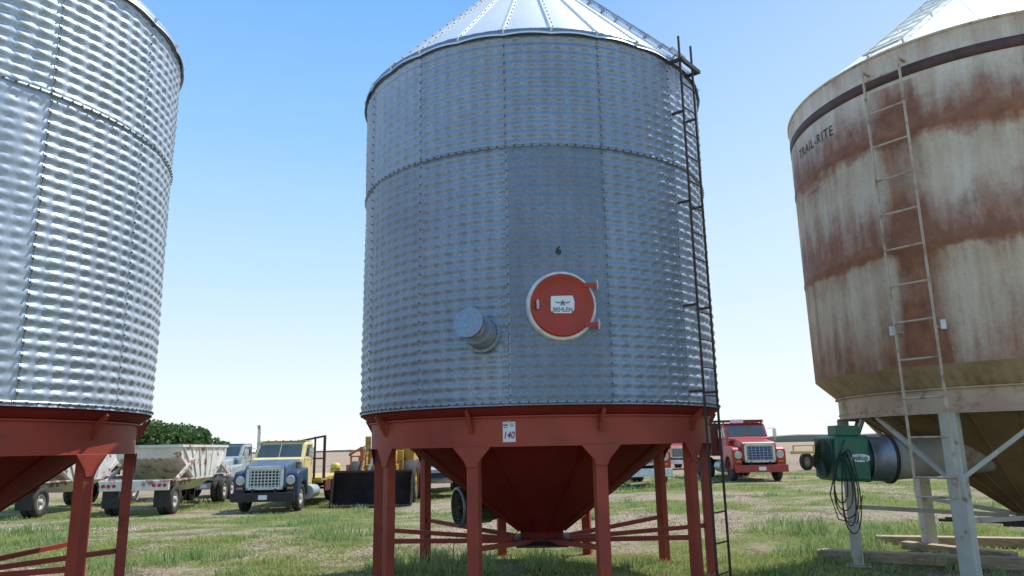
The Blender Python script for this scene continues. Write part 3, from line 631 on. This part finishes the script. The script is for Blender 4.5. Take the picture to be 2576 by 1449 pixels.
# ---------------- vehicles ----------------
def wheel(parent,x,y,r,w,tm,rm,dual=False):
    s=1 if x>0 else -1; q=Matrix.Translation((x,y,r))@Matrix.Rotation(R(90*s),4,'Y')
    b=MB(); b.lathe([(r*.56,-w*.3),(r*.6,w*.25),(r*.5,w*.42),(r*.45,w*.1),(r*.22,w*.05),(r*.2,w*.45),(0,w*.45)],20,q); o=b.build('wheel',rm,parent)
    b=MB(); b.lathe([(r*.58,-w/2),(r*.9,-w/2),(r,-w*.35),(r,w*.35),(r*.9,w/2),(r*.6,w*.48),(r*.56,w*.3)],28,q)
    if dual: b.lathe([(r*.5,-w*1.6),(r*.9,-w*1.6),(r,-w*1.45),(r,-w*.75),(r*.9,-w*.6),(r*.5,-w*.6)],28,q)
    b.build('tyre',tm,o)
def truck(name,label,az,d,rz,hood,cab,bumper,gsur,grl,bed,rim,L=8.,group=None,stack=False,marker=True,sc=1.0,fender=None,gback='black',gn=9,gw=.009):
    x,y=pol(az,d); t=thing(name,label,'truck',(x,y,Tz(x,y)),R(rz),group); t.scale=(sc,sc,sc)
    H=M[hood];C=M[cab];F=M[fender or hood]
    b=MB(); b.ext([(.02,.88),(.0,1.62),(.10,1.74),(1.55,1.92),(1.55,.95)],'x',-.78,.78); b.build('hood',H,t,bevel=.08)
    b=MB(); b.ext([(1.30,1.80),(1.35,1.925),(1.62,1.99),(1.62,1.7)],'x',-.95,.95); b.build('cowl',C,t,bevel=.02)
    for s in(-1,1):
        arch=[(.95+.58*math.cos(a),.52+.58*math.sin(a)) for a in [math.pi*(i/10) for i in range(11)]]
        pr=[(.12,.55),(.07,1.30),(.14,1.42),(.28,1.5),(1.55,1.6),(1.64,.62)]+arch
        b=MB(); b.ext(pr,'x',s*.75,s*1.2); f=b.build('fender',F,t,bevel=.07)
        q=Matrix.Translation((s*.93,.10,1.18))@Matrix.Rotation(R(90),4,'X')
        b=MB(); b.lathe([(.165,-.03),(.165,.04),(.13,.045),(.12,.03)],24,q); hl=b.build('headlight',M[gsur],t)
        b=MB(); b.lathe([(.125,.028),(.08,.055),(0,.065)],24,q); b.build('lens',M['lens'],hl)
        b=MB(); b.box(s*.82,s*1.05,.04,.10,.86,.93); b.build('indicator',M['amber'],f)
    b=MB(); b.box(-.68,.68,-.06,0,.84,.94); b.box(-.68,.68,-.06,0,1.56,1.70); b.box(-.68,-.57,-.06,0,.84,1.70); b.box(.57,.68,-.06,0,.84,1.70); g=b.build('grille',M[gsur],t,bevel=.015)
    b=MB(); b.box(-.58,.58,-.012,-.004,.93,1.58); b.build('grille_backing',M[gback],g)
    b=MB()
    for i in range(gn): xx=-.52+i*1.04/(gn-1); b.box(xx-gw,xx+gw,-.035,-.012,.93,1.58)
    for i in range(6): zz=.98+i*.11; b.box(-.58,.58,-.033,-.014,zz-gw,zz+gw)
    b.build('grille_bars',M[grl],g)
    b=MB(); b.box(-1.16,1.16,-.22,-.12,.42,.74); b.box(-.5,-.4,-.24,-.22,.5,.62); b.box(.4,.5,-.24,-.22,.5,.62); bp=b.build('bumper',M[bumper],t,bevel=.03)
    b=MB(); b.box(-.15,.17,-.236,-.228,.5,.66); b.build('number_plate',M['paper'],bp)
    b=MB(); b.ext([(1.5,.75),(1.5,1.92),(1.62,1.98),(1.98,2.50),(2.10,2.60),(3.05,2.62),(3.12,2.5),(3.12,.75)],'x',-.98,.98); cb=b.build('cab',C,t,bevel=.10)
    sl0=Vector((0,1.62,1.98)); sl1=Vector((0,1.98,2.50)); dd=(sl1-sl0); nr=Vector((0,-dd.z,dd.y)).normalized()
    b=MB(); b.box(-.93,.93,2.02,3.05,2.615,2.635); b.build('roof_gutter',C,cb)
    for s in(-1,1):
        b=MB(); P=lambda u,v:(sl0+dd*v+nr*.012+Vector((s*u,0,0)))
        b.add([P(.02,.04),P(.87,.04),P(.83,.97),P(.02,.97)],[(0,1,2,3)]); b.build('windshield',M['glass'],cb)
        b=MB(); b.add([(s*.99,1.85,2.02),(s*.99,2.85,2.02),(s*.99,2.85,2.46),(s*.99,2.12,2.46)],[(0,1,2,3)]); b.build('side_window',M['glass'],cb)
        b=MB(); b.box(s*.984,s*.995,1.7,2.92,.95,1.96); dr=b.build('door',C,cb,bevel=.004)
        b=MB(); b.box(s*.995,s*1.02,2.7,2.85,1.72,1.76); b.build('handle',M['chrome'],dr)
        b=MB(); b.bar((s*.98,1.75,2.35),(s*1.28,1.65,2.38),.02); b.bar((s*.98,1.75,1.9),(s*1.28,1.65,1.85),.02); b.bar((s*1.28,1.65,1.8),(s*1.28,1.65,2.42),.02); b.box(s*1.2,s*1.36,1.62,1.66,1.95,2.34); b.build('mirror',M['chrome'],t)
        b=MB(); b.tube((s*1.0,2.2,.62),(s*1.0,3.3,.62),.27,n=18); b.build('fuel_tank',M['silver'] if not stack else M['chrome'],t)
    if marker:
        for i in (-2,-1,0,1,2):
            b=MB(); b.box(i*.3-.03,i*.3+.03,2.12,2.2,2.62,2.665); b.build('marker_light',M['amber'],cb)
    if stack:
        b=MB(); b.tube((1.25,3.2,1.),(1.25,3.2,3.4),.085,n=12); b.tube((1.25,3.2,3.4),(1.25,3.1,3.6),.085,n=12); b.tube((1.25,3.2,1.3),(1.25,3.2,2.3),.13,n=12); b.build('exhaust_stack',M['chrome'],t)
    b=MB()
    for s in(-1,1): b.box(s*.38,s*.46,-.1,L,.62,.88)
    b.box(-.9,.9,.9,1.0,.47,.57); b.box(-.9,.9,L-1.95,L-1.85,.47,.57); b.box(-.35,.35,.3,1.4,.5,.9)
    b.build('frame',M['black'],t)
    for s in(-1,1):
        wheel(t,s*1.0,.95,.52,.26,M['tyre'],M[rim])
        for yy in ((L-2.4,L-1.1) if L>7 else (L-1.6,)): wheel(t,s*1.05,yy,.5,.25,M['tyre'],M[rim],True)
    if bed=='flat':
        b=MB(); b.box(-1.25,1.25,3.5,L+.5,1.0,1.12)
        for i in range(8): yy=3.7+i*(L-3.4)/8; b.box(-1.25,1.25,yy,yy+.08,.9,1.0)
        bd=b.build('flatbed',M['yellow'],t)
        b=MB(); b.bar((-.9,3.5,1.1),(-.9,3.5,2.4),.07); b.bar((1.35,3.5,1.1),(1.35,3.5,2.85),.10); b.bar((.95,3.5,1.1),(.95,3.5,2.8),.07); b.bar((-.9,3.5,2.4),(1.35,3.5,2.82),.08); b.bar((-.9,3.5,1.9),(1.35,3.5,1.9),.06)
        for i in range(7): b.bar((-.9+i*.3,3.5,1.1),(-.9+i*.3,3.5,2.38),.02)
        b.build('headboard_rack',M['iron'],bd)
        for s in(-1,1): b=MB(); b.box(s*1.2,s*1.27,4.2,5.2,.55,.95); b.build('toolbox',M['rustbox'],bd)
    if bed=='grain':
        b=MB(); b.box(-1.22,1.22,3.4,L+.4,1.1,2.66); bx=b.build('grain_box',M['rustbox'],t)
        b=MB()
        for i in range(9):
            yy=3.45+i*(L-3.1)/8.2
            for s in(-1,1): b.box(s*1.223,s*1.28,yy,yy+.08,1.1,2.70)
        for i in range(6): xx=-1.1+i*.42; b.box(xx,xx+.07,3.35,3.397,1.1,2.72)
        b.box(-1.3,1.3,3.3,3.397,2.70,2.82); b.box(1.225,1.3,3.4,L+.4,2.70,2.82); b.box(-1.3,-1.225,3.4,L+.4,2.70,2.82)
        b.build('box_stakes',M['rustbox'],bx)
        b=MB(); b.box(-.32,.32,3.28,3.297,2.66,2.84); b.build('box_sign',M['paper'],bx)
    return t
truck('flatbed_truck','old flatbed truck with dark blue fenders, yellow cab and white grille, facing the camera',-18.2,28.6,1,'hoodblue','cabyel','black','white','white','flat','rimwhite',L=9.5,sc=.96,fender='blue',gw=.014)
truck('grain_truck','red grain truck with cream grille surround and tall rusty box, right of the middle bin',17.85,32.8,-1,'vred','vred','vred','cream','chrome','grain','rimred',L=8.5,sc=.92,gback='navy',gn=7,gw=.005)
truck('heavy_truck','maroon truck with broad white bumper partly hidden behind the middle bin hopper',9.5,31,4,'vred','vred','white','chrome','chrome','none','rimwhite',L=7.5,gback='navy')
truck('small_truck','small distant red truck seen between the right legs of the middle bin',12.2,50,0,'vred','vred','chrome','chrome','chrome','none','rimwhite',L=6.5,sc=.85)
truck('semi_tractor','pale grey semi tractor with tall exhaust stack behind the blue truck',-22.1,41,-4,'silver','silver','chrome','chrome','chrome','none','rimwhite',L=7.5,stack=True,marker=False)

def dump_trailer(label,x,y,rz):
    t=thing('dump_trailer',label,'trailer',(x,y,Tz(x,y)),R(rz),'white bottom dump trailers'); t.scale=(.95,.95,.95)
    w=1.2
    b=MB(); y0,y1,zt=1.1,7.6,2.52
    top=[(-w,y0,zt),(w,y0,zt),(w,y1,zt),(-w,y1,zt)]; bot=[(-.55,3.6,.75),(.55,3.6,.75),(.55,5.2,.75),(-.55,5.2,.75)]
    mid=[(-w,y0+.15,zt-.45),(w,y0+.15,zt-.45),(w,y1-.15,zt-.45),(-w,y1-.15,zt-.45)]
    low=[(-w,3.1,1.2),(w,3.1,1.2),(w,5.7,1.2),(-w,5.7,1.2)]
    vs=top+mid+low+bot; fs=[]
    for k in range(3):
        for i in range(4): j=(i+1)%4; fs.append((k*4+i,k*4+j,k*4+4+j,k*4+4+i))
    fs.append((12,13,14,15)); ti=[(-w+.06,y0+.1,zt),(w-.06,y0+.1,zt),(w-.06,y1-.1,zt),(-w+.06,y1-.1,zt)]; bi=[(-.5,3.9,1.2),(.5,3.9,1.2),(.5,5.0,1.2),(-.5,5.0,1.2)]
    vs+=ti+bi
    for i in range(4): j=(i+1)%4; fs.append((16+i,16+j,20+j,20+i)); fs.append((i,16+i,16+j,j))
    fs.append((20,23,22,21)); b.add(vs,fs); h=b.build('hopper_body',M['trail'],t,recalc=False)
    b=MB()
    for i in range(9):
        xx=-1.08+i*.27; b.bar((xx,y0+.15-.03,zt-.47),(xx,3.07,1.22),.05,.05)
    for s in(-1,1):
        for i in range(7):
            f=i/6; ya=y0+.3+f*(y1-y0-.6); yb=3.2+f*2.4; b.bar((s*(w+.02),ya,zt-.05),(s*(w+.02),(ya*.35+yb*.65),1.3 if 0<i<6 else 1.6),.06,.05)
        b.bar((s*(w+.03),y0,zt),(s*(w+.03),y1,zt),.08,.1)
    b.bar((-w,y0-.02,zt),(w,y0-.02,zt),.08,.1); b.build('body_ribs',M['trail'],h)
    b=MB()
    for s in(-1,1):
        b.bar((s*1.05,.1,1.12),(s*1.05,2.8,1.15),.12,.2); b.bar((s*(w+.05),.5,1.22),(s*(w+.05),y0+1.6,zt-.5),.09,.12); b.bar((s*1.0,7.0,1.9),(s*.8,9.6,1.3),.12,.2)
        b.box(s*.75,s*1.25,.35,2.9,1.22,1.27)
    b.box(-1.1,1.1,.1,.3,.95,1.3); b.box(-1,1,8.0,9.8,1.15,1.25); b.box(-.6,.6,.8,.9,.46,.56); b.box(-.6,.6,2.1,2.2,.46,.56)
    b.build('frame',M['trailrust'],t)
    b=MB(); b.box(-1.22,1.22,-.02,.1,.92,1.28); bp=b.build('rear_bumper',M['trail'],t,bevel=.02)
    for s in(-1,1):
        for k in range(3):
            b=MB(); xx=s*(1.08-k*.19); b.tube((xx,-.02,1.1),(xx,-.05,1.1),.065,n=14); b.build('tail_light',M['redlens'],bp)
        b=MB(); b.box(s*.62,s*1.2,.28,.3,.3,.95); b.build('mud_flap',M['black'],t)
        for yy in(.95,7.7,9.0): wheel(t,s*1.08,yy,.54,.26,M['tyre'],M['rimwhite'],True)
dump_trailer('dirty white bottom dump trailer with full view of its rear lights, beside the blue truck',-13.3,26.6,6)
dump_trailer('rusty white bottom dump trailer half hidden by the left bin legs',-17.9,26.2,4)

def loader():
    x,y=pol(-10.6,30.2); t=thing('wheel_loader','yellow wheel loader with wide dark bucket lowered to the grass, left of the middle bin','loader',(x,y,Tz(x,y)),R(2))
    W=1.5
    b=MB()
    prof=[(-.75,.04),(-.75,.08),(-.1,.1),(.12,.25),(.2,.6),(.16,1.28),(.24,1.3),(.3,.6),(.2,.15),(-.05,.0)]
    b.ext(prof,'x',-W,W)
    for s in(-1,1): b.ext([(-.75,.03),(-.35,.9),(.16,1.3),(.3,.6),(.2,.15),(-.05,.0)],'x',s*W,s*(W+.03))
    bk=b.build('bucket',M['bucket'],t)
    b=MB(); b.box(-W,W,-.82,-.75,.03,.1); b.build('cutting_edge',M['iron'],bk)
    b=MB(); b.box(-W-.02,W+.02,.12,.2,1.28,1.36); b.build('bucket_lip',M['iron'],bk)
    for s in(-1,1):
        b=MB(); b.bar((s*.6,.3,.5),(s*.6,1.3,1.2),.14,.3); b.bar((s*.6,1.2,1.15),(s*.6,2.6,2.2),.14,.3); b.build('lift_arm',M['mach'],t)
        b=MB(); b.bar((s*.3,.3,1.0),(s*.3,1.9,1.75),.1,.14); b.tube((s*.3,1.4,1.5),(s*.35,2.5,1.5),.07); b.build('hydraulic_cylinder',M['steel'],t)
        b=MB(); b.path([(s*.45,.9,1.5),(s*.5,1.2,1.9),(s*.48,1.7,2.2),(s*.4,2.3,2.1)],.035,6); b.build('hydraulic_hose',M['black'],t)
        for yy in(1.65,4.6): wheel(t,s*1.1+.2,yy,.85,.5,M['tyre'],M['mach'])
    b=MB(); b.box(-.55,.75,1.3,2.5,.6,1.55); b.box(-.7,.9,2.3,2.6,.6,2.1); b.box(-.7,-.5,2.3,2.6,2.1,2.7); b.box(.1,.3,2.3,2.6,2.1,2.6); b.build('front_frame',M['mach'],t,bevel=.03)
    b=MB(); b.box(-.7,1.1,2.9,6.0,.7,1.45); b.box(-.5,1.1,4.1,6.2,1.45,2.45); b.box(-.7,1.1,6.0,6.5,.7,1.9); b.build('rear_body',M['mach'],t,bevel=.04)
    b=MB(); b.box(-.35,1.3,2.8,4.15,1.45,2.2)
    for sx in(-.30,1.27):
        for yy in(2.83,4.1): b.bar((sx,yy,1.9),(sx,yy,3.6),.11)
    b.box(-.42,1.4,2.7,4.25,3.58,3.74); cb=b.build('cab',M['mach'],t,bevel=.01)
    for yy in(2.86,4.05): b=MB(); b.box(-.22,1.20,yy,yy+.02,2.21,3.57); b.build('cab_window',M['glass'],cb)
    b=MB(); q=Matrix.Translation((-.60,2.72,3.62))@Matrix.Rotation(R(90),4,'X'); b.lathe([(.10,-.08),(.11,.02),(0,.03)],14,q); b.bar((-.4,2.75,3.62),(-.60,2.75,3.62),.03); b.build('work_light',M['lens'],cb)
    b=MB(); b.bar((-.85,3.0,.8),(-.85,3.0,2.3),.04); b.bar((-.85,4.2,.8),(-.85,4.2,2.3),.04); b.bar((-.85,3.0,2.3),(-.85,4.2,2.3),.04); b.bar((-.85,3.0,1.5),(-.85,4.2,1.5),.04); b.build('handrail',M['mach'],t)
    b=MB(); b.tube((.3,5.2,2.3),(.3,5.2,3.1),.06); b.build('exhaust_pipe',M['iron'],t)
loader()
def orange_lift():
    x,y=pol(-11.9,42); t=thing('lift_machine','small orange lift machine behind the loader bucket','machine',(x,y,Tz(x,y)),R(-20)); t.scale=(.85,.85,.85)
    b=MB(); b.box(-.7,.7,0,2.4,.5,1.7); b.box(-.3,.4,.8,2.0,1.7,2.2); b.build('body',M['orange'],t,bevel=.05)
    b=MB(); b.bar((.3,.5,1.2),(.3,.3,2.8),.22,.22); b.bar((.3,.3,2.75),(-.3,-.3,2.3),.14,.14); b.bar((-.4,.2,1.2),(-.4,.1,2.5),.1); b.bar((-.4,.1,2.2),(.3,.3,2.2),.08); b.build('boom',M['orange'],t)
    b=MB(); b.lathe([(0,.35),(.25,.3),(.32,.15),(.34,0)],16,Matrix.Translation((-1.2,-.4,1.5))); b.box(-1.45,-1.0,-.6,-.2,.4,1.5); b.build('tank',M['hyellow'],t)
    for s in(-1,1):
        for yy in(.4,2.0): wheel(t,s*.85,yy,.42,.25,M['tyre'],M['orange'])
orange_lift()
def pickup():
    x,y=pol(-6.05,38); t=thing('pickup_truck','pale blue pickup seen between the left legs of the middle bin','pickup',(x,y,Tz(x,y)),R(3))
    b=MB(); b.ext([(0,.5),(0,1.0),(.1,1.1),(1.3,1.18),(1.8,1.72),(2.9,1.75),(3.1,1.15),(5.2,1.15),(5.2,.5)],'x',-.95,.95); bd=b.build('body',M['silver'],t,bevel=.05)
    b=MB(); b.add([(-.8,1.36,1.22),(.8,1.36,1.22),(.7,1.75,1.68),(-.7,1.75,1.68)],[(0,1,2,3)]); b.v=[(a,c-.03,d+.02) for a,c,d in b.v]; b.build('windshield',M['glass'],bd)
    b=MB(); b.box(-.6,.6,-.03,-.002,.72,.98); b.build('grille',M['blue'],bd)
    b=MB(); b.box(-.98,.98,-.15,-.05,.45,.62); b.build('bumper',M['chrome'],t)
    for s in(-1,1):
        b=MB(); b.box(s*.65,s*.88,-.03,-.002,.75,.95); b.build('headlight',M['lens'],bd)
        for yy in(.9,4.1): wheel(t,s*.86,yy,.36,.22,M['tyre'],M['rimwhite'])
pickup()
def flat_trailer(name,label,az,d,rz,mat,deckz,L,stuff):
    x,y=pol(az,d); t=thing(name,label,'trailer',(x,y,Tz(x,y)),R(rz))
    b=MB()
    for s in(-1,1): b.box(s*.9,s*1.0,0,L,deckz-.15,deckz)
    for i in range(10): yy=i*(L-.1)/9; b.box(-1.0,1.0,yy,yy+.1,deckz-.12,deckz-.02)
    b.bar((0,L-.1,deckz-.1),(0,L+1.4,.5),.1); b.build('frame',mat,t)
    if stuff:
        b=MB()
        for i in range(3): yy=.2+i*(L-.4)/2; b.bar((-.95,yy,deckz),(-.95,yy,deckz+.3),.06)
        b.bar((-.95,.2,deckz+.3),(-.95,L-.2,deckz+.3),.06)
        b.build('side_rail',mat,t)
    else:
        b=MB(); b.box(-1,1,.05,L,deckz+.0,deckz+.06); b.build('deck',M['black'],t)
    for s in(-1,1):
        for yy in(L*.35,L*.35+1.0): wheel(t,s*1.05,yy,.48,.24,M['tyre'],M['rimwhite'])
flat_trailer('implement_trailer','yellow implement trailer parked in the open right of the red grain truck',20.9,44,-62,M['yellow'],1.05,3.6,True)
flat_trailer('flat_trailer','low dark flat trailer behind the middle bin hopper',-4.9,33,20,M['black'],1.0,4.5,False)

# ---------------- trees ----------------
def tree(x,y,h,wd,seed,label,group):
    rnd=np.random.default_rng(seed); z=Tz(x,y); t=thing('broadleaf_tree',label,'tree',(x,y,z),0,group)
    b=MB(); b.tube((0,0,-.2),(.1,0,h*.45),.22,.12,n=8)
    cl=[]
    for i in range(18):
        a=rnd.uniform(0,6.28); rr=wd*.5*rnd.uniform(.2,.85); c=Vector((rr*math.cos(a),rr*math.sin(a),h*rnd.uniform(.22,.82)));
        cl.append((c,wd*rnd.uniform(.13,.24)))
        if i<8: b.tube((.05,0,h*rnd.uniform(.2,.4)),c,.08,.03,n=5)
    b.build('trunk',M['bark'],t)
    V=[]
    for c,r in cl:
        k=230; d=rnd.normal(size=(k,3)); d/=np.linalg.norm(d,axis=1)[:,None]; p=np.array(c)+d*r*rnd.uniform(.6,1.12,(k,1))*np.array([1,1,.8])
        p=p[p[:,2]>.3]; k=len(p); u=rnd.normal(size=(k,3)); u/=np.linalg.norm(u,axis=1)[:,None]; v=np.cross(u,rnd.normal(size=(k,3))); v/=np.linalg.norm(v,axis=1)[:,None]
        s=rnd.uniform(.12,.26,(k,1)); q=np.stack([p-u*s-v*s*.6,p+u*s-v*s*.6,p+u*s*.7+v*s*.7,p-u*s*.7+v*s*.7],1); V.append(q.reshape(-1,3))
    V=np.concatenate(V); F=np.arange(len(V)).reshape(-1,4); npmesh('crown',V,F,M['leaf'],t)
sp=[(-27.6,94,6.3,8,1),(-26.2,90,6.5,8,2),(-24.9,92,6.4,8,3),(-23.5,95,5.6,7,4),(-22.2,97,4.4,6,5)]
nm=['behind the gap beside the left bin leg','tallest in the grove behind the trailers','second from the right of the full crowns','on the right shoulder of the grove','lowest at the right end of the grove']
for (a,d,h,wd,s),n_ in zip(sp,nm):
    x,y=pol(a,d); tree(x,y,h,wd,s,'dark green leafy tree '+n_,'trees in the grove behind the trailers')

# ---------------- grass ----------------
def grass(name,n,dmin,dmax,hmin,hmax,mat,thr,blades,seed,wd=.006,lean=.5,spread=.05,inv=False,label='',extra=0):
    rg=np.random.default_rng(seed); az=np.radians(rg.uniform(-40,40,n)); d=dmin*(dmax/dmin)**rg.uniform(0,1,n)
    X=d*np.sin(az);Y=d*np.cos(az); keep=[];hs=[]
    for x,y in zip(X,Y):
        v=cover(x,y); v=-v if inv else v
        if extra: v=v*.4+extra*(noise.noise(Vector((x*.5,y*.5,seed)))+.6*noise.noise(Vector((x*1.7,y*1.7,seed))))
        keep.append(v>thr); hs.append(min(1,max(0,(v-thr)*1.6)))
    keep=np.array(keep);hs=np.array(hs)[keep];X=X[keep];Y=Y[keep];D=d[keep]
    m=len(X); k=blades; bx=np.repeat(X,k)+rg.normal(0,spread,m*k)*(1+np.repeat(D,k)*.03); by=np.repeat(Y,k)+rg.normal(0,spread,m*k)*(1+np.repeat(D,k)*.03)
    h=(hmin+(hmax-hmin)*np.repeat(hs,k))*rg.uniform(.5,1.15,m*k); w_=wd*(.7+np.repeat(D,k)*.06)
    a=rg.uniform(0,2*np.pi,m*k); la=rg.uniform(0,2*np.pi,m*k); ll=h*lean*rg.uniform(.1,1,m*k)
    z=T(bx,by)-.01
    p0=np.stack([bx-np.cos(a)*w_,by-np.sin(a)*w_,z],-1); p1=np.stack([bx+np.cos(a)*w_,by+np.sin(a)*w_,z],-1)
    mx=bx+np.cos(la)*ll*.35; my=by+np.sin(la)*ll*.35
    p2=np.stack([mx+np.cos(a)*w_*.7,my+np.sin(a)*w_*.7,z+h*.6],-1); p3=np.stack([mx-np.cos(a)*w_*.7,my-np.sin(a)*w_*.7,z+h*.6],-1)
    p4=np.stack([bx+np.cos(la)*ll,by+np.sin(la)*ll,z+h],-1)
    V=np.stack([p0,p1,p2,p3,p4],1).reshape(-1,3); i=np.arange(m*k)*5
    F=np.concatenate([np.stack([i,i+1,i+2],-1),np.stack([i,i+2,i+3],-1),np.stack([i+3,i+2,i+4],-1)])
    o=npmesh(name,V,F,mat); o['kind']='stuff'; o['label']=label; o['category']='grass'
grass('grass',19000,8,42,.02,.11,M['grass'],-.04,9,1,spread=.08,lean=.9,label='short yellow green grass over the yard')
grass('tall_grass',5500,8.5,42,.10,.38,M['weed'],.33,18,5,wd=.006,lean=.75,spread=.07,label='taller pale green weedy tufts in the yard',extra=.9)
grass('dry_straw',12000,8,40,.01,.05,M['straw'],-.12,5,9,lean=3,spread=.12,inv=True,label='dry straw lying over bare patches of the yard')
